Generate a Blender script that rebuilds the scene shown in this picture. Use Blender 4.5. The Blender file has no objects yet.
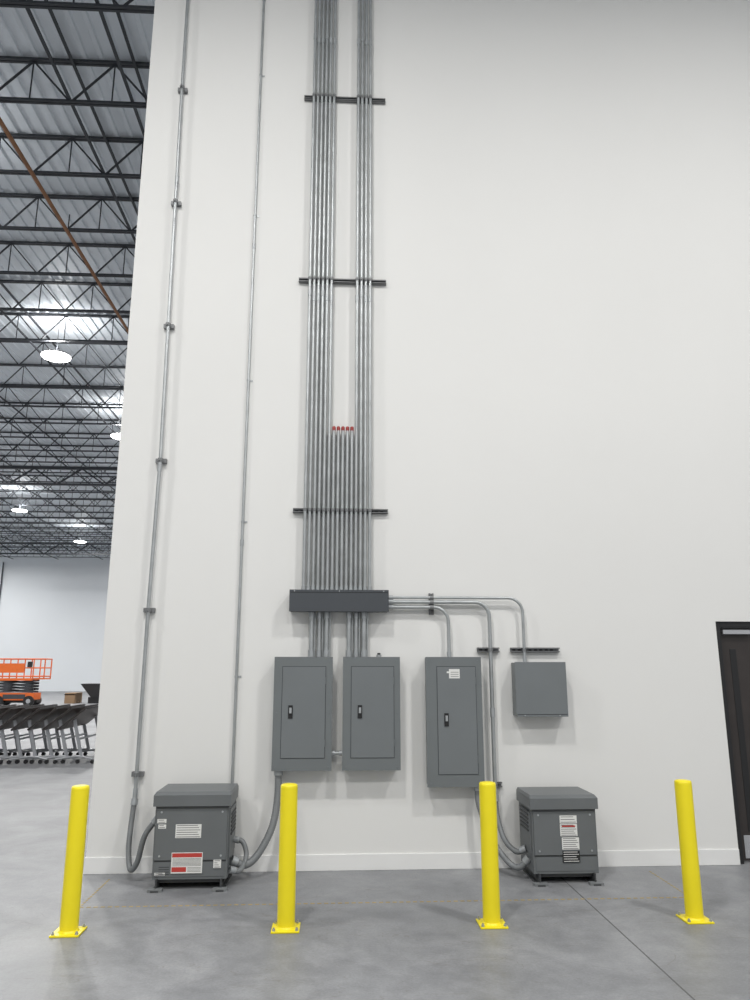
import bpy, math, random
from mathutils import Vector, Matrix
random.seed(4)
# ------------------------------------------------------------------ materials
def mat(name, col, rough=0.5, metal=0.0, var=0.0, vscale=6.0, bump=0.0, bscale=60.0, spec=0.5):
    m = bpy.data.materials.new(name); m.use_nodes = True
    nt = m.node_tree; b = nt.nodes['Principled BSDF']
    b.inputs['Roughness'].default_value = rough; b.inputs['Metallic'].default_value = metal
    b.inputs['Specular IOR Level'].default_value = spec
    tc = nt.nodes.new('ShaderNodeTexCoord')
    n = nt.nodes.new('ShaderNodeTexNoise'); n.inputs['Scale'].default_value = vscale; n.inputs['Detail'].default_value = 5
    nt.links.new(tc.outputs['Object'], n.inputs['Vector'])
    r = nt.nodes.new('ShaderNodeValToRGB')
    r.color_ramp.elements[0].position = 0.3; r.color_ramp.elements[1].position = 0.7
    r.color_ramp.elements[0].color = tuple(max(0, c*(1-var)) for c in col)+(1,)
    r.color_ramp.elements[1].color = tuple(min(1, c*(1+var)) for c in col)+(1,)
    nt.links.new(n.outputs['Fac'], r.inputs['Fac']); nt.links.new(r.outputs['Color'], b.inputs['Base Color'])
    if bump > 0:
        n2 = nt.nodes.new('ShaderNodeTexNoise'); n2.inputs['Scale'].default_value = bscale; n2.inputs['Detail'].default_value = 4
        nt.links.new(tc.outputs['Object'], n2.inputs['Vector'])
        bp = nt.nodes.new('ShaderNodeBump'); bp.inputs['Strength'].default_value = bump; bp.inputs['Distance'].default_value = 0.01
        nt.links.new(n2.outputs['Fac'], bp.inputs['Height']); nt.links.new(bp.outputs['Normal'], b.inputs['Normal'])
    return m
def emis(name, col, s):
    m = bpy.data.materials.new(name); m.use_nodes = True
    b = m.node_tree.nodes['Principled BSDF']
    b.inputs['Base Color'].default_value = col+(1,)
    b.inputs['Emission Color'].default_value = col+(1,); b.inputs['Emission Strength'].default_value = s
    return m
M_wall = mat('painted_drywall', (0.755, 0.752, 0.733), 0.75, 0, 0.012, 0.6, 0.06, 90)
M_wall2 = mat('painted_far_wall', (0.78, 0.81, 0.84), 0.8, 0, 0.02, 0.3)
M_base = mat('baseboard_paint', (0.79, 0.79, 0.78), 0.45, 0, 0.01)
M_galv = mat('galvanized_conduit', (0.43, 0.45, 0.455), 0.42, 0.65, 0.12, 9)
M_galvd = mat('coupling_steel', (0.42, 0.44, 0.45), 0.45, 0.5, 0.1, 20)
M_strut = mat('strut_steel', (0.21, 0.215, 0.22), 0.5, 0.3, 0.1, 20)
M_slot = mat('strut_slot_dark', (0.04, 0.04, 0.04), 0.8)
M_panel = mat('panel_grey_enamel', (0.155, 0.17, 0.175), 0.45, 0, 0.03, 3)
M_panelin = mat('panel_door_enamel', (0.165, 0.18, 0.187), 0.45, 0, 0.03, 3)
M_gap = mat('painted_shadow_gap', (0.03, 0.032, 0.035), 0.8)  # near-black colour painted in for the shade in door and cover seams
M_trough = mat('wireway_dark_enamel', (0.06, 0.067, 0.076), 0.45, 0, 0.05, 4)
M_tr = mat('transformer_enamel', (0.135, 0.145, 0.15), 0.45, 0, 0.04, 4)
M_trd = mat('transformer_dark', (0.05, 0.053, 0.056), 0.5, 0, 0.05)
M_flex = mat('flex_grey', (0.20, 0.21, 0.215), 0.5, 0.1, 0.06)
M_yel = mat('bollard_yellow', (0.90, 0.75, 0.012), 0.35, 0, 0.02, 5)
M_black = mat('black_plastic', (0.015, 0.015, 0.016), 0.4)
M_white = mat('label_white', (0.75, 0.75, 0.73), 0.5)
M_ink = mat('label_ink', (0.12, 0.12, 0.12), 0.6)
M_red = mat('label_red', (0.50, 0.05, 0.04), 0.5)
M_redcap = mat('red_bushing', (0.30, 0.022, 0.02), 0.45)
M_joist = mat('joist_grey_primer', (0.045, 0.05, 0.058), 0.6, 0, 0.1)
M_deck = mat('roof_deck_steel', (0.72, 0.77, 0.82), 0.5, 0.05, 0.05, 0.8)
M_pipe = mat('rusty_sprinkler_pipe', (0.30, 0.14, 0.065), 0.6, 0, 0.15)
M_orange = mat('lift_orange', (0.70, 0.14, 0.025), 0.4, 0, 0.05)
M_wood = mat('table_laminate', (0.085, 0.066, 0.058), 0.45, 0, 0.15, 12)
M_leg = mat('table_leg_silver', (0.45, 0.46, 0.48), 0.4, 0.4)
M_door = mat('door_dark_bronze', (0.035, 0.029, 0.027), 0.4, 0, 0.1)
M_tape = mat('tape_ochre', (0.36, 0.28, 0.13), 0.7, 0, 0.2, 20)
M_joint = mat('joint_sealant', (0.11, 0.11, 0.112), 0.7)
M_card = mat('cardboard', (0.30, 0.2, 0.12), 0.8)
M_lamp = emis('led_diffuser', (1.0, 1.0, 0.98), 16.0)
M_fix = mat('fixture_white', (0.6, 0.6, 0.6), 0.5)

def concrete():
    m = bpy.data.materials.new('polished_concrete'); m.use_nodes = True
    nt = m.node_tree; N = nt.nodes; L = nt.links; b = N['Principled BSDF']
    tc = N.new('ShaderNodeTexCoord')
    def noise(sc, det, rough=0.6, dist=0.0, vec=None):
        n = N.new('ShaderNodeTexNoise'); n.inputs['Scale'].default_value = sc; n.inputs['Detail'].default_value = det
        n.inputs['Roughness'].default_value = rough; n.inputs['Distortion'].default_value = dist
        L.new(vec or tc.outputs['Object'], n.inputs['Vector']); return n
    def ramp(src, p0, c0, p1, c1):
        r = N.new('ShaderNodeValToRGB'); e = r.color_ramp.elements
        e[0].position = p0; e[0].color = c0; e[1].position = p1; e[1].color = c1
        L.new(src, r.inputs['Fac']); return r
    def mix(a, bb, fac, mode):
        x = N.new('ShaderNodeMix'); x.data_type = 'RGBA'; x.blend_type = mode
        x.inputs[0].default_value = fac; L.new(a, x.inputs[6]); L.new(bb, x.inputs[7]); return x.outputs[2]
    n1 = noise(1.3, 8, 0.62, 0.6); n2 = noise(6, 12, 0.75, 0.4); n3 = noise(60, 5, 0.7)
    r1 = ramp(n1.outputs['Fac'], 0.33, (0.205, 0.21, 0.22, 1), 0.68, (0.305, 0.31, 0.32, 1))
    r2 = ramp(n2.outputs['Fac'], 0.34, (0.76, 0.76, 0.77, 1), 0.64, (1.1, 1.1, 1.1, 1))
    r3 = ramp(n3.outputs['Fac'], 0.32, (0.86, 0.86, 0.86, 1), 0.68, (1.08, 1.08, 1.08, 1))
    c = mix(r1.outputs['Color'], r2.outputs['Color'], 0.85, 'MULTIPLY')
    c = mix(c, r3.outputs['Color'], 0.9, 'MULTIPLY')
    mp = N.new('ShaderNodeMapping'); mp.inputs['Scale'].default_value = (0.5, 1.4, 1); L.new(tc.outputs['Object'], mp.inputs['Vector'])
    n4 = noise(2.2, 3, 0.5, 1.2, mp.outputs['Vector'])
    a = N.new('ShaderNodeMath'); a.operation = 'SUBTRACT'; a.inputs[1].default_value = 0.5; L.new(n4.outputs['Fac'], a.inputs[0])
    ab = N.new('ShaderNodeMath'); ab.operation = 'ABSOLUTE'; L.new(a.outputs[0], ab.inputs[0])
    r4 = ramp(ab.outputs[0], 0.0, (0.72, 0.66, 0.6, 1), 0.004, (1, 1, 1, 1))
    c = mix(c, r4.outputs['Color'], 0.55, 'MULTIPLY')
    L.new(c, b.inputs['Base Color'])
    rr = ramp(n2.outputs['Fac'], 0.3, (0.42, 0.42, 0.42, 1), 0.7, (0.6, 0.6, 0.6, 1))
    L.new(rr.outputs['Color'], b.inputs['Roughness'])
    bp = N.new('ShaderNodeBump'); bp.inputs['Strength'].default_value = 0.05; bp.inputs['Distance'].default_value = 0.01
    L.new(n3.outputs['Fac'], bp.inputs['Height']); L.new(bp.outputs['Normal'], b.inputs['Normal'])
    return m
M_floor = concrete()

# ------------------------------------------------------------------ mesh builder
class B:
    def __init__(s): s.v=[]; s.f=[]; s.m=[]; s.s=[]; s.mats=[]
    def mi(s, m):
        if m not in s.mats: s.mats.append(m)
        return s.mats.index(m)
    def add(s, vs, fs, m, smooth=False):
        o=len(s.v); s.v += [tuple(v) for v in vs]; k=s.mi(m)
        for f in fs: s.f.append(tuple(i+o for i in f)); s.m.append(k); s.s.append(smooth)
    def box(s, x0,x1,y0,y1,z0,z1, m, T=None):
        vs=[Vector((x,y,z)) for z in (z0,z1) for y in (y0,y1) for x in (x0,x1)]
        if T is not None: vs=[T@v for v in vs]
        s.add(vs, [(0,2,3,1),(4,5,7,6),(0,1,5,4),(2,6,7,3),(0,4,6,2),(1,3,7,5)], m)
    def hexa(s, bot, top, m):
        s.add(list(bot)+list(top), [(3,2,1,0),(4,5,6,7),(0,1,5,4),(1,2,6,5),(2,3,7,6),(3,0,4,7)], m)
    def bar(s, p, q, w, h, m):
        p=Vector(p); q=Vector(q); d=(q-p).normalized()
        up=Vector((0,1,0)) if abs(d.y)<0.9 else Vector((0,0,1))
        a=d.cross(up).normalized()*w/2; b=d.cross(a).normalized()*h/2
        bot=[p-a-b,p+a-b,p+a+b,p-a+b]; top=[q-a-b,q+a-b,q+a+b,q-a+b]
        s.hexa(bot, top, m)
    def tube(s, pts, r, m, seg=12, cap=True, rf=None):
        pts=[Vector(p) for p in pts]; n=len(pts); rings=[]
        t=(pts[1]-pts[0]).normalized()
        a=t.orthogonal().normalized()
        for i,p in enumerate(pts):
            if i==0: tt=(pts[1]-pts[0]).normalized()
            elif i==n-1: tt=(pts[-1]-pts[-2]).normalized()
            else: tt=((pts[i+1]-p).normalized()+(p-pts[i-1]).normalized()).normalized()
            a=(a-tt*a.dot(tt)).normalized(); b=tt.cross(a)
            rad=rf(i) if rf else r
            rings.append([p+(a*math.cos(2*math.pi*k/seg)+b*math.sin(2*math.pi*k/seg))*rad for k in range(seg)])
        vs=[v for R in rings for v in R]; fs=[]
        for i in range(n-1):
            for k in range(seg):
                k2=(k+1)%seg; fs.append((i*seg+k,i*seg+k2,(i+1)*seg+k2,(i+1)*seg+k))
        s.add(vs, fs, m, True)
        if cap:
            s.add(rings[0], [tuple(reversed(range(seg)))], m); s.add(rings[-1], [tuple(range(seg))], m)
    def cyl(s, p, q, r, m, seg=16): s.tube([p,q], r, m, seg)
    def obj(s, name, bevel=0):
        me=bpy.data.meshes.new(name); me.from_pydata(s.v, [], s.f)
        for m in s.mats: me.materials.append(m)
        me.polygons.foreach_set('material_index', s.m); me.polygons.foreach_set('use_smooth', s.s); me.update()
        o=bpy.data.objects.new(name, me); bpy.context.scene.collection.objects.link(o)
        if bevel:
            md=o.modifiers.new('bevel','BEVEL'); md.width=bevel; md.segments=2; md.limit_method='ANGLE'; md.angle_limit=math.radians(50)
        return o
def fillet(pts, r, n=8):
    pts=[Vector(p) for p in pts]; out=[pts[0]]
    for i in range(1,len(pts)-1):
        p=pts[i]; a=(pts[i-1]-p).normalized(); b=(pts[i+1]-p).normalized()
        ang=a.angle(b); d=r/math.tan(ang/2)
        s0=p+a*d; s1=p+b*d; c=p+(a+b).normalized()*(r/math.sin(ang/2))
        for k in range(n+1):
            t=k/n
            v0=(s0-c).normalized(); v1=(s1-c).normalized()
            out.append(c+v0.slerp(v1,t)*r if 0<t<1 else (s0 if t==0 else s1))
    out.append(pts[-1]); return out
def catmull(P, n=24):
    P=[Vector(p) for p in P]; P=[P[0]*2-P[1]]+P+[P[-1]*2-P[-2]]; out=[]
    for i in range(1,len(P)-2):
        for k in range(n):
            t=k/n; a,b,c,d=P[i-1],P[i],P[i+1],P[i+2]
            out.append(0.5*((2*b)+(c-a)*t+(2*a-5*b+4*c-d)*t*t+(3*b-a-3*c+d)*t**3))
    out.append(P[-2]); return out

H=10.9
# ------------------------------------------------------------------ room shell
b=B(); b.box(-34,12,-16,53.3,-0.2,0,M_floor); b.obj('floor')
b=B(); T=0.3; DX0,DX1,DZ=3.56,5.42,2.10
b.box(-2.05,DX0,0,T,0,H+0.05,M_wall); b.box(DX0,DX1,0,T,DZ,H+0.05,M_wall); b.box(DX1,12,0,T,0,H+0.05,M_wall)
b.obj('wall_front')
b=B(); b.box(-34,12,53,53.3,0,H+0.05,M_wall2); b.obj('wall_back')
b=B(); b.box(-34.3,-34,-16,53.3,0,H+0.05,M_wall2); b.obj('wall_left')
b=B()
b.box(-2.062,DX0,-0.012,0.0,0,0.13,M_base); b.box(-2.062,-2.05,0,T,0,0.13,M_base)
b.obj('baseboard_front',0.004)
b=B(); b.box(DX1,12,-0.012,0,0,0.13,M_base); b.obj('baseboard_right',0.004)
# ceiling: corrugated steel deck, ribs running along y
b=B(); prof=[]; x=-34.0
while x<12:
    prof += [(x,H),(x+0.06,H),(x+0.08,H+0.035),(x+0.23,H+0.035)]; x+=0.25
vs=[]; fs=[]
for (px,pz) in prof: vs += [(px,-16,pz),(px,53.3,pz)]
for i in range(len(prof)-1): fs.append((2*i,2*i+1,2*i+3,2*i+2))
b.add(vs,fs,M_deck); b.box(-34,12,-16,53.3,H+0.12,H+0.2,M_deck); b.obj('ceiling')

# bar joists running along x
b=B(); zb=H-0.76
y=1.4-1.725*10
ys=[]
while y<52.5: ys.append(y); y+=1.725
for y in ys:
    if y<-0.5: x0,x1=-14,12
    elif y<0.6: continue
    else: x0,x1=-33.9,4
    for zz,hh in ((H-0.03,0.022),(zb,0.018)):
        b.box(x0,x1,y-0.045,y-0.008,zz-hh,zz+hh,M_joist); b.box(x0,x1,y+0.008,y+0.045,zz-hh,zz+hh,M_joist)
    p=0.62; k=0; x=x0
    while x<x1-p:
        up=(k%2==0)
        z0,z1=(zb,H-0.04) if up else (H-0.04,zb)
        b.bar((x,y,z0),(x+p,y,z1),0.026,0.026,M_joist)
        if up: b.bar((x+p,y,H-0.04),(x+p,y,zb),0.018,0.018,M_joist)
        x+=p; k+=1
b.obj('roof_bar_joists')
b=B()
for x in [-3.2,-4.15,-8.2,-11.6,-15,-18.5,-22,-25.5,-29]:
    b.box(x-0.02,x+0.02,0.5,52.9,zb+0.02,zb+0.06,M_joist)
    b.box(x-0.02,x+0.02,0.5,52.9,H-0.10,H-0.06,M_joist)
b.obj('joist_bridging')
b=B()
for gy in (24.5,44.5):
    for zz in (H-0.85,H-1.55): b.box(-33.9,4,gy-0.07,gy+0.07,zz-0.04,zz+0.04,M_joist)
    x=-33.9; k=0
    while x<3:
        b.bar((x,gy,H-(1.55 if k%2==0 else .85)),(x+1.0,gy,H-(.85 if k%2==0 else 1.55)),0.06,0.06,M_joist); x+=1.0; k+=1
b.obj('roof_girder_truss')
b=B(); b.cyl((-5.25,0.5,9.92),(-5.25,52.9,9.92),0.036,M_pipe,10)
for k in range(12): b.cyl((-5.25,2+4.3*k,9.92),(-5.25,2+4.3*k,10.3),0.012,M_joist,6)
b.obj('sprinkler_pipe')
b=B(); b.cyl((-26.2,52.85,0),(-26.2,52.85,H-1),0.05,M_joist,10); b.obj('downspout_pipe')

# ------------------------------------------------------------------ lights
def high_bay(x,y,p,r=0.38,up=0):
    z=9.8; o=B()
    o.tube([(x,y,z),(x,y,z+0.03),(x,y,z+0.06),(x,y,z+0.09)],0,M_fix,24,True,lambda i:[r,r,r*0.9,r*0.4][i])
    o.tube([(x,y,z-0.025),(x,y,z)],r*0.96,M_lamp,24)
    o.cyl((x,y,z+0.09),(x,y,H-0.02),0.008,M_joist,6)
    ob=o.obj('high_bay_light')
    for pw,zz,deck_fill in ((p,z-0.04,0),(up,z+0.15,1)):  # second entry is an added upward fill that brightens the roof deck
        if pw<=0: continue
        l=bpy.data.lights.new('lamp_and_deck_fill','AREA'); l.shape='DISK'; l.size=r*1.9 if not deck_fill else 0.3; l.energy=pw; l.color=(1,0.985,0.96)
        lo=bpy.data.objects.new('lamp_and_deck_fill',l); bpy.context.scene.collection.objects.link(lo)
        lo.location=(x,y,zz); lo.parent=ob
        if deck_fill: lo.rotation_euler=(math.pi,0,0)
for (x,y) in [(-7.5,12),(-7.7,19),(-7.7,27),(-7.7,36),(-7.7,46),(-16.6,12),(-16.6,22),(-16.6,32.2),(-16.7,42),(-26,14),(-26,24),(-26,34),(-26.5,47)]:
    high_bay(x,y,560,up=45)
high_bay(-7.6,4.5,400,up=45)
for (x,y) in [(-8,-4.5),(-1.5,-5.5),(5,-5.5),(-5,-12),(2,-12),(9,-11)]:
    high_bay(x,y,335)
w=bpy.data.worlds.new('ambient'); w.use_nodes=True; bpy.context.scene.world=w
w.node_tree.nodes['Background'].inputs[0].default_value=(0.96,0.98,1.0,1); w.node_tree.nodes['Background'].inputs[1].default_value=0.48

# ------------------------------------------------------------------ conduits
CY=-0.066
def strut(name, x0,x1,z, vertical=False, y1=0.0):
    b=B(); h=0.0205
    if not vertical:
        b.box(x0,x1,-0.004+y1,y1,z-h,z+h,M_strut)
        b.box(x0,x1,-0.041+y1,y1,z-h,z-h+0.004,M_strut); b.box(x0,x1,-0.041+y1,y1,z+h-0.004,z+h,M_strut)
        b.box(x0,x1,-0.041+y1,-0.037+y1,z+0.010,z+h,M_strut); b.box(x0,x1,-0.041+y1,-0.037+y1,z-h,z-0.010,M_strut)
        x=x0+0.02
        while x<x1-0.04: b.box(x,x+0.028,-0.0055+y1,-0.004+y1,z-0.006,z+0.006,M_slot); x+=0.05
    else:
        z0,z1=z; x=x0
        b.box(x-h,x+h,-0.004,0,z0,z1,M_strut)
        b.box(x-h,x-h+0.004,-0.041,0,z0,z1,M_strut); b.box(x+h-0.004,x+h,-0.041,0,z0,z1,M_strut)
        b.box(x-h,x-0.010,-0.041,-0.037,z0,z1,M_strut); b.box(x+0.010,x+h,-0.041,-0.037,z0,z1,M_strut)
    return b
xs=[-0.285+0.043*i for i in range(15)]
b=B(); R=0.0148
for i,x in enumerate(xs):
    mid=6<=i<=10
    top=3.895 if mid else H
    b.cyl((x,CY,2.36),(x,CY,top),R,M_galv,12)
    b.cyl((x,CY,2.36),(x,CY,2.40),R*1.3,M_galvd,12)
    if mid:
        b.tube([(x,CY,top-0.008),(x,CY,top+0.018),(x,CY,top+0.030),(x,CY,top+0.034)],R,M_redcap,14,True,lambda k:[R*1.15,R*1.18,R*1.0,R*0.5][k])
    else:
        off=0.0 if i%3 else 0.05
        for cz in (5.27+off,8.33+off): b.cyl((x,CY,cz-0.035),(x,CY,cz+0.035),R*1.25,M_galvd,12)
    for sz in (3.11,5.48,7.63,9.8):
        if mid and sz>4: continue
        b.cyl((x,CY,sz-0.014),(x,CY,sz+0.014),R*1.28,M_strut,12)
        b.box(x-0.004,x+0.004,CY-R*1.28-0.014,CY,sz-0.012,sz+0.012,M_strut)
b.obj('conduit_bundle')
for sz,xa,xb in ((3.11,-0.40,0.49),(5.48,-0.40,0.48),(7.63,-0.39,0.48),(9.8,-0.39,0.48)):
    strut('strut_channel',xa,xb,sz).obj('strut_channel')
def clip(b,x,z,w=0.10,r=0.018):
    b.box(x-w/2,x+w/2,-0.041,-0.001,z-0.0205,z+0.0205,M_strut)
    b.cyl((x,CY,z-0.016),(x,CY,z+0.016),r*1.35,M_strut,12)
    b.box(x-0.006,x+0.006,CY-r*1.35-0.016,CY,z-0.012,z+0.012,M_strut)
b=B(); r=0.0165; x=-1.665
pts=[(x-0.02,CY,H),(x-0.012,CY,7.6),(x,CY,6.3),(x+0.022,CY,3.6),(x+0.004,CY,2.2),(x,CY,0.62)]
b.tube(pts,r,M_galv,14)
for z,dx in ((7.66,-0.012),(6.30,0),(4.94,0.01),(3.57,0.022),(2.18,0.004),(0.79,0.0),(9.1,-0.015)): clip(b,x+dx,z)
for z in (9.6,6.55,3.5,0.64): b.cyl((x+(0.02 if 3<z<4 else 0),CY,z-0.04),(x+(0.02 if 3<z<4 else 0),CY,z+0.04),r*1.25,M_galvd,14)
b.obj('wall_conduit')
b=B(); r=0.0125; x=-0.862
b.cyl((x,-0.02,0.35),(x,-0.02,H),r,M_galv,12)
for z in (8.9,5.85,2.8): b.cyl((x,-0.02,z-0.03),(x,-0.02,z+0.03),r*1.3,M_galvd,12)
for z in (7.9,6.2,4.4,3.0,1.6):
    b.box(x-0.005,x+0.04,-0.006,0,z-0.008,z+0.008,M_galvd); b.cyl((x,-0.02,z-0.008),(x,-0.02,z+0.008),r*1.3,M_galvd,12)
b.obj('wall_conduit')

# wireway trough
b=B()
b.box(-0.40,0.48,-0.15,-0.002,2.17,2.355,M_trough)
b.box(-0.405,0.485,-0.156,-0.15,2.165,2.36,M_trough)
b.box(-0.40,0.48,-0.159,-0.156,2.335,2.34,M_gap)
for x in (-0.36,0.04,0.44): b.cyl((x,-0.156,2.348),(x,-0.161,2.348),0.006,M_galvd,10)
b.obj('wireway_trough',0.003)

def run(pts,r,conn=True):
    b=B(); P=fillet(pts,0.13,10); b.tube(P,r,M_galv,14)
    for p,q in ((pts[0],pts[1]),(pts[-1],pts[-2])):
        p=Vector(p); q=Vector(q); d=(q-p).normalized()
        b.cyl(p,p+d*0.045,r*1.35,M_galvd,14)
    return b
b=run([(0.487,-0.06,2.302),(1.722,-0.06,2.302),(1.722,-0.06,1.729)],0.0135); b.obj('branch_conduit')
b=run([(0.487,-0.06,2.262),(1.412,-0.06,2.262),(1.412,-0.06,0.60)],0.0175)
b.cyl((1.412,-0.06,1.25),(1.412,-0.06,1.33),0.022,M_galvd,14); b.obj('branch_conduit')
b=run([(0.487,-0.06,2.215),(1.035,-0.06,2.215),(1.035,-0.06,1.772)],0.0155); b.obj('branch_conduit')
bb=strut('s',0.885,0,(2.15,2.345),True)
for z,r in ((2.302,0.0135),(2.262,0.0175),(2.215,0.0155)): bb.cyl((0.868,-0.06,z),(0.902,-0.06,z),r*1.3,M_strut,12)
bb.obj('strut_channel')
bb=strut('s',1.30,1.50,1.835); bb.cyl((1.412,-0.06,1.82),(1.412,-0.06,1.85),0.023,M_strut,12); bb.obj('strut_channel')
bb=strut('s',1.605,2.055,1.835); bb.cyl((1.722,-0.06,1.82),(1.722,-0.06,1.85),0.018,M_strut,12); bb.obj('strut_channel')
bb=strut('s',1.37,1.48,0.68); bb.cyl((1.412,-0.06,0.665),(1.412,-0.06,0.695),0.023,M_strut,12); bb.obj('strut_channel')

for grp in ((-0.205,-0.135,-0.07),(0.13,0.195,0.265)):
    b=B()
    for i,x in enumerate(grp):
        r=0.020 if i!=1 else 0.016
        b.cyl((x,-0.075,1.772),(x,-0.075,2.164),r,M_galv,14)
        b.cyl((x,-0.075,1.772),(x,-0.075,1.83),r*1.35,M_galvd,14)
        b.cyl((x,-0.075,2.11),(x,-0.075,2.164),r*1.35,M_galvd,14)
        b.cyl((x+0.03,-0.06,1.772),(x+0.03,-0.06,2.164),0.009,M_galv,10)
    b.obj('conduit_nipples')
b=B(); b.cyl((-0.008,-0.08,0.955),(0.078,-0.08,0.955),0.017,M_galv,14)
b.cyl((-0.008,-0.08,0.955),(0.015,-0.08,0.955),0.024,M_galvd,14); b.cyl((0.055,-0.08,0.955),(0.078,-0.08,0.955),0.024,M_galvd,14); b.obj('conduit_nipples')
b=B(); b.cyl((0.40,-0.08,1.772),(0.40,-0.08,1.79),0.022,M_galvd,14); b.cyl((0.40,-0.08,1.79),(0.40,-0.08,1.805),0.014,M_black,14); b.obj('knockout_plug')

# ------------------------------------------------------------------ panels
def panel(x0,x1,z0,z1,dx0,dx1,dz0,dz1,label=False):
    b=B(); D=-0.142
    b.box(x0+0.012,x1-0.012,D,-0.001,z0+0.012,z1-0.002,M_panel)
    b.box(x0,x1,D-0.010,D,z0,z1,M_panel)
    f=D-0.010
    b.box(dx0-0.004,dx1+0.004,f-0.0012,f,dz0-0.004,dz1+0.004,M_gap)
    b.box(dx0,dx1,f-0.006,f-0.001,dz0,dz1,M_panelin)
    for z in (dz0+0.12,dz1-0.12): b.cyl((dx1+0.003,f-0.006,z-0.03),(dx1+0.003,f-0.006,z+0.03),0.004,M_panel,8)
    lz=(dz0+dz1)/2; lx=dx0+0.075
    b.box(lx-0.019,lx+0.019,f-0.012,f-0.006,lz-0.055,lz+0.055,M_black)
    b.box(lx-0.010,lx+0.010,f-0.020,f-0.012,lz-0.012,lz+0.035,M_galvd)
    for cx in (x0+0.03,x1-0.03):
        for cz in (z0+0.03,(z0+z1)/2,z1-0.03): b.cyl((cx,f,cz),(cx,f-0.004,cz),0.007,M_panelin,10)
    if label:
        b.box(1.015,1.11,f-0.007,f-0.006,1.585,1.665,M_white)
        for k in range(3): b.box(1.03,1.10,f-0.008,f-0.007,1.60+0.018*k,1.604+0.018*k,M_ink)
        b.box(0.995,1.03,f-0.0075,f-0.006,1.63,1.645,M_white)
    return b.obj('electrical_panel',0.003)
panel(-0.52,-0.01,0.82,1.77,-0.445,-0.072,0.925,1.685)
panel(0.08,0.582,0.82,1.77,0.155,0.525,0.925,1.685)
panel(0.81,1.305,0.68,1.77,0.91,1.25,0.785,1.685,True)
b=B(); b.box(1.61,2.06,-0.15,-0.001,1.262,1.722,M_panel); b.box(1.605,2.065,-0.158,-0.15,1.257,1.727,M_panelin)
b.box(1.61,2.06,-0.161,-0.158,1.275,1.279,M_gap)
for x in (1.68,1.99): b.cyl((x,-0.158,1.267),(x,-0.163,1.267),0.006,M_galvd,10)
b.obj('junction_box',0.003)

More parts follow.
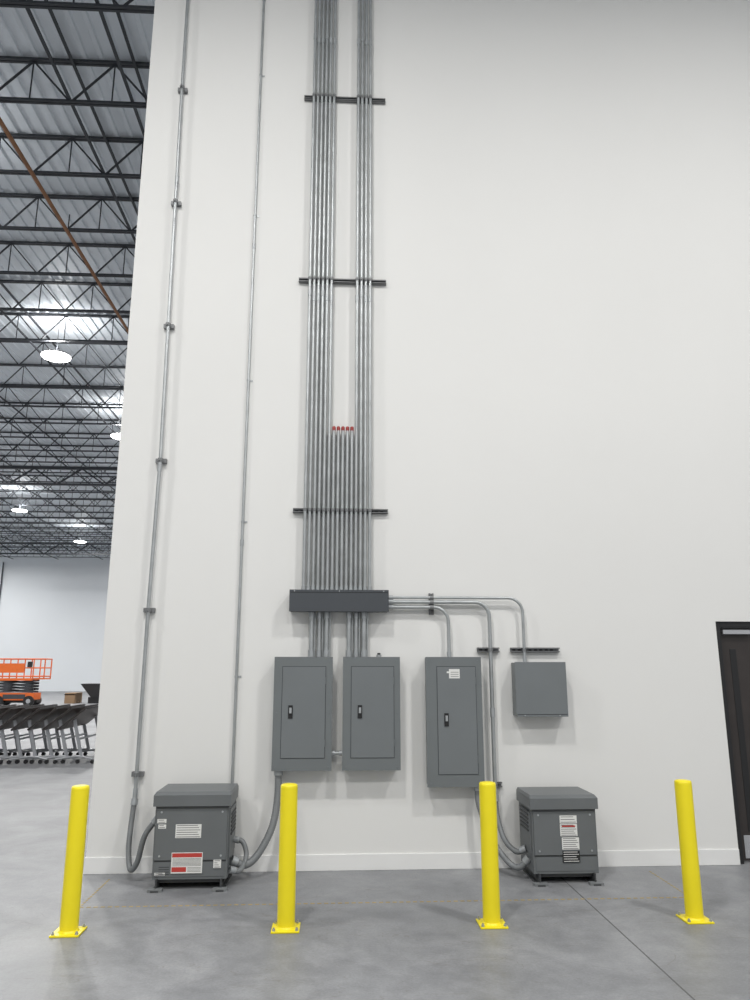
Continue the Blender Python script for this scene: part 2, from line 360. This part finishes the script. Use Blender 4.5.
# ------------------------------------------------------------------ transformers
def transformer(x0,x1,y0,y1,zt,kind):
    b=B(); zb0=0.075
    b.box(x0,x1,y0,y1,zb0,zt-0.10,M_tr)
    b.box(x0+0.004,x1-0.004,y0-0.004,y1,zt-0.115,zt-0.098,M_trd)
    lx0,lx1,ly0,ly1=x0-0.016,x1+0.016,y0-0.03,y1+0.01
    b.box(lx0,lx1,ly0,ly1,zt-0.105,zt-0.022,M_tr)
    b.hexa([(lx0,ly0,zt-0.022),(lx1,ly0,zt-0.022),(lx1,ly1,zt-0.022),(lx0,ly1,zt-0.022)],[(lx0+0.012,ly0+0.04,zt),(lx1-0.012,ly0+0.04,zt),(lx1-0.012,ly1,zt),(lx0+0.012,ly1,zt)],M_tr)
    b.box(x0+0.012,x1-0.012,y0-0.010,y0,zb0+0.14,zt-0.125,M_tr)
    b.box(x0+0.02,x1-0.02,y0-0.004,y0,zb0+0.02,zb0+0.125,M_tr)
    b.box(x0+0.01,x1-0.01,y0-0.003,y0,zb0+0.126,zb0+0.138,M_trd)
    if kind==0:
        for k in range(4): b.box(x0+0.05,x0+0.13,y0-0.0055,y0-0.004,zb0+0.035+k*0.017,zb0+0.041+k*0.017,M_trd)
    for sx,sg in ((x0,-1),(x1,1)):
        xa,xb=sorted((sx,sx+sg*0.008))
        b.box(xa,xb,y0+0.03,y1-0.03,zb0+0.14,zt-0.14,M_tr)
        for k in range(6):
            xa,xb=sorted((sx+sg*0.008,sx+sg*0.016)); b.box(xa,xb,y0+0.08,y1-0.08,zb0+0.30+k*0.03,zb0+0.312+k*0.03,M_trd)
    for xx in (x0+0.04,x1-0.04):
        b.box(xx-0.03,xx+0.03,y0-0.07,y1+0.01,0,0.012,M_trd); b.box(xx-0.006,xx+0.006,y0-0.03,y1+0.01,0.012,0.08,M_trd)
        b.box(xx-0.055,xx+0.055,y0-0.065,y0-0.01,0.0,0.02,M_flex)
    b.box(x0+0.02,x1-0.02,y0+0.03,y1-0.02,zb0-0.03,zb0,M_trd)
    for xx in (x0+0.05,x1-0.05):
        for zz in (zb0+0.17,zt-0.15): b.cyl((xx,y0-0.010,zz),(xx,y0-0.015,zz),0.008,M_galvd,10)
    f=y0-0.010
    def lab(ax,bx,az,bz,m,lines=0,lm=M_ink,e=0.0015,ff=None):
        ff=f if ff is None else ff
        b.box(ax,bx,ff-e,ff,az,bz,m)
        for k in range(lines):
            zz=az+(k+0.5)*(bz-az)/lines; b.box(ax+0.008,bx-0.008-(0.03*((k*7)%3)/3),ff-e-0.0008,ff-e,zz-0.0022,zz+0.0022,lm)
    if kind==0:
        lab(x0+0.165,x0+0.365,0.375,0.475,M_white,6)
        lab(x0+0.02,x0+0.09,0.485,0.515,M_white,2); lab(x0+0.03,x0+0.09,0.445,0.475,M_white,2)
        lab(x0+0.145,x0+0.385,0.12,0.27,M_white,0,ff=f)
        b.box(x0+0.15,x0+0.38,f-0.0022,f-0.0015,0.235,0.265,M_red)
        b.box(x0+0.15,x0+0.262,f-0.0022,f-0.0015,0.130,0.165,M_red)
        for k in range(7): b.box(x0+0.155,x0+0.375,f-0.0022,f-0.0015,0.173+k*0.0085,0.176+k*0.0085,M_ink)
        for k in range(4): b.box(x0+0.272,x0+0.375,f-0.0022,f-0.0015,0.132+k*0.009,0.135+k*0.009,M_ink)
        lab(x0+0.47,x0+0.53,0.155,0.215,M_white,4)
        lab(x0+0.02,x0+0.10,0.105,0.125,M_white,2,ff=y0-0.004)
    else:
        lab(x0+0.225,x0+0.365,0.45,0.51,M_white,3); lab(x0+0.225,x0+0.365,0.355,0.445,M_white,6)
        lab(x0+0.235,x0+0.375,0.255,0.345,M_white,6); lab(x0+0.235,x0+0.375,0.16,0.245,M_black,5,M_white)
        b.box(x0+0.24,x0+0.35,f-0.0024,f-0.0015,0.425,0.435,M_red)
    return b.obj('dry_type_transformer',0.004)
transformer(-1.39,-0.815,-0.50,-0.08,0.715,0)
transformer(1.61,2.135,-0.50,-0.08,0.665,1)

def flex(name,P,r=0.026):
    b=B(); pts=catmull(P,36)
    b.tube(pts,r,M_flex,14,True,lambda i:r*(1.0+0.045*math.cos(i*math.pi/1.5)))
    for p,q in ((pts[0],pts[3]),(pts[-1],pts[-4])):
        d=(q-p).normalized(); b.cyl(p,p+d*0.05,r*1.3,M_galvd,14)
    b.obj(name)
flex('flexible_conduit',[(-1.665,CY,0.598),(-1.675,-0.09,0.42),(-1.665,-0.16,0.22),(-1.62,-0.24,0.09),(-1.555,-0.30,0.16),(-1.50,-0.34,0.36),(-1.40,-0.36,0.50)],0.022)
flex('flexible_conduit',[(-0.465,-0.08,0.828),(-0.465,-0.10,0.60),(-0.50,-0.15,0.38),(-0.60,-0.22,0.19),(-0.70,-0.28,0.12),(-0.805,-0.32,0.17)],0.030)
flex('flexible_conduit',[(-0.805,-0.20,0.30),(-0.73,-0.22,0.28),(-0.695,-0.25,0.18),(-0.73,-0.36,0.10),(-0.805,-0.42,0.12)],0.020)
flex('flexible_conduit',[(1.412,-0.06,0.598),(1.415,-0.09,0.44),(1.45,-0.18,0.27),(1.53,-0.26,0.19),(1.602,-0.30,0.22)],0.022)
flex('flexible_conduit',[(1.25,-0.08,0.69),(1.26,-0.10,0.52),(1.34,-0.18,0.28),(1.45,-0.28,0.12),(1.53,-0.35,0.09),(1.602,-0.38,0.17)],0.024)

# ------------------------------------------------------------------ bollards
for (x,y) in ((-1.695,-1.43),(-0.295,-1.43),(1.075,-1.42),(2.475,-1.40)):
    b=B(); r=0.0585
    prof=[(0,r),(0.865,r),(0.877,r*0.98),(0.885,r*0.9),(0.889,r*0.6),(0.890,r*0.05)]
    b.tube([(x,y,0.012+p[0]) for p in prof],r,M_yel,40,True,lambda i:prof[i][1])
    b.tube([(x,y,0.012),(x,y,0.024)],r,M_yel,40,False,lambda i:[r*1.13,r*1.0][i])
    b.box(x-0.092,x+0.092,y-0.092,y+0.092,0,0.012,M_yel)
    for sx in (-1,1):
        for sy in (-1,1):
            b.cyl((x+sx*0.074,y+sy*0.074,0.012),(x+sx*0.074,y+sy*0.074,0.024),0.011,M_galvd,6); b.cyl((x+sx*0.074,y+sy*0.074,0.02),(x+sx*0.074,y+sy*0.074,0.032),0.005,M_galvd,8)
    b.obj('bollard',0.003)

# ------------------------------------------------------------------ floor marks
b=B(); x=-1.8
while x<2.68: b.box(x,x+0.030,-0.909,-0.889,0.0,0.0015,M_tape); x+=0.05
y=-0.9
while y<-0.15: b.box(-1.808,-1.792,y,y+0.03,0.0,0.0015,M_tape); b.box(2.675,2.691,y,y+0.03,0.0,0.0015,M_tape); y+=0.05
b.obj('floor_marking_tape')
b=B(); b.box(1.875,1.884,-16,-0.02,0,0.001,M_joint); b.obj('floor_control_joint')

# ------------------------------------------------------------------ door
b=B()
b.box(DX0+0.002,DX0+0.05,0.02,T-0.02,0,DZ-0.002,M_black); b.box(DX1-0.05,DX1-0.002,0.02,T-0.02,0,DZ-0.002,M_black); b.box(DX0+0.05,DX1-0.05,0.02,T-0.02,DZ-0.05,DZ-0.002,M_black)
mx=(DX0+DX1)/2
for a,c in ((DX0+0.055,mx-0.003),(mx+0.003,DX1-0.055)):
    b.box(a,c,0.09,0.135,0.01,DZ-0.055,M_door)
    b.box(a+0.10,a+0.16,0.086,0.09,0.25,DZ-0.25,M_black)
    b.box(a+0.03,a+0.30,0.04,0.09,DZ-0.115,DZ-0.075,M_leg)
    b.box(a+0.05,c-0.02,0.086,0.09,0.03,0.22,M_leg)
b.obj('door_1',0.002)

# ------------------------------------------------------------------ nested flip-top tables
def table(x,y):
    b=B(); W=1.6
    T0=Matrix.Translation((x-0.02,y,0.78))@Matrix.Rotation(math.radians(-38),4,'Y')
    b.box(-0.30,0.30,-W/2,W/2,-0.014,0.018,M_wood,T0)
    b.box(-0.305,0.305,-W/2-0.004,W/2+0.004,-0.007,0.009,M_black,T0)
    for yy in (-W/2+0.18,W/2-0.18):
        Y=y+yy
        b.bar((x+0.16,Y,0.10),(x-0.02,Y,0.76),0.055,0.03,M_leg)
        b.tube(catmull([(x-0.30,Y,0.075),(x-0.1,Y,0.105),(x+0.14,Y,0.125),(x+0.36,Y,0.075)],5),0.02,M_leg,8)
        for cx in (x-0.30,x+0.36):
            b.cyl((cx,Y,0.06),(cx,Y,0.10),0.01,M_leg,8)
            b.cyl((cx,Y-0.024,0.036),(cx,Y-0.006,0.036),0.036,M_black,14); b.cyl((cx,Y+0.006,0.036),(cx,Y+0.024,0.036),0.036,M_black,14)
    b.bar((x+0.07,y-W/2+0.18,0.42),(x+0.07,y+W/2-0.18,0.42),0.03,0.03,M_leg)
    b.obj('flip_top_table')
for k in range(11): table(-4.70-0.27*k,8.15+0.03*(k%3))

# ------------------------------------------------------------------ scissor lift
def scissor_lift(cx,cy):
    b=B()
    b.box(cx-0.9,cx+0.9,cy-0.4,cy+0.4,0.28,0.60,M_orange)
    b.box(cx-0.5,cx+0.5,cy-0.42,cy-0.40,0.34,0.54,M_joist)
    b.box(cx-0.98,cx+0.98,cy-0.25,cy+0.25,0.16,0.3,M_black)
    for x in (-0.68,0.68):
        for y in (-0.48,0.36):
            b.cyl((cx+x,cy+y,0.24),(cx+x,cy+y+0.14,0.24),0.24,M_black,20); b.cyl((cx+x,cy+y-0.01,0.24),(cx+x,cy+y+0.15,0.24),0.10,M_leg,14)
    for k in range(4):
        z=0.64+k*0.13
        for y in (-0.3,0.3):
            b.bar((cx-0.8,cy+y,z),(cx+0.8,cy+y,z+0.11),0.07,0.05,M_joist); b.bar((cx+0.8,cy+y,z),(cx-0.8,cy+y,z+0.11),0.07,0.05,M_joist)
    zp=1.20
    b.box(cx-0.95,cx+0.75,cy-0.42,cy+0.42,zp-0.05,zp+0.05,M_orange); b.box(cx+0.75,cx+1.25,cy-0.36,cy+0.36,zp+0.0,zp+0.06,M_orange)
    b.box(cx-0.95,cx+0.35,cy-0.45,cy-0.42,zp+0.30,zp+0.72,M_orange)
    for x in (-0.95,-0.3,0.35,0.75,1.25):
        for y in (-0.4,0.4): b.cyl((cx+x,cy+y,zp),(cx+x,cy+y,zp+0.92),0.03,M_orange,8)
    for z in (0.14,0.52,0.92):
        for y in (-0.4,0.4): b.cyl((cx-0.95,cy+y,zp+z),(cx+1.25,cy+y,zp+z),0.03,M_orange,8)
        for x in (-0.95,1.25): b.cyl((cx+x,cy-0.4,zp+z),(cx+x,cy+0.4,zp+z),0.03,M_orange,8)
    b.box(cx+0.5,cx+0.7,cy-0.5,cy-0.42,zp+0.55,zp+0.8,M_black)
    b.obj('scissor_lift')
scissor_lift(-14.55,29.3)
b=B(); cx,cy=-11.7,32.5
b.hexa([(cx-0.35,cy-0.6,0.3),(cx+0.6,cy-0.6,0.3),(cx+0.6,cy+0.6,0.3),(cx-0.35,cy+0.6,0.3)],[(cx-0.9,cy-0.6,0.95),(cx+0.75,cy-0.6,0.95),(cx+0.75,cy+0.6,0.95),(cx-0.9,cy+0.6,0.95)],M_black)
b.box(cx-0.5,cx+0.7,cy-0.5,cy-0.35,0,0.3,M_black); b.box(cx-0.5,cx+0.7,cy+0.35,cy+0.5,0,0.3,M_black); b.obj('dumping_hopper')
b=B()
for k in range(3): b.box(-13.35,-12.85,32+0.4*k,32.3+0.4*k,0,0.12,M_card)
b.box(-13.35,-12.85,32,33.1,0.12,0.5,M_card); b.box(-13.37,-12.83,32.0,32.01,0.4,0.45,M_wood); b.obj('cardboard_box_on_pallet')

# ------------------------------------------------------------------ camera
cam=bpy.data.cameras.new('camera'); co=bpy.data.objects.new('camera',cam); bpy.context.scene.collection.objects.link(co)
cam.sensor_fit='VERTICAL'; cam.sensor_height=36; cam.lens=26.64; cam.clip_end=200
co.location=(0,-6.823,1.665); co.rotation_euler=(math.radians(90+12.87),0,math.radians(-3.1))
bpy.context.scene.camera=co
bpy.context.scene.view_settings.view_transform='Standard'
bpy.context.scene.view_settings.exposure=0.0
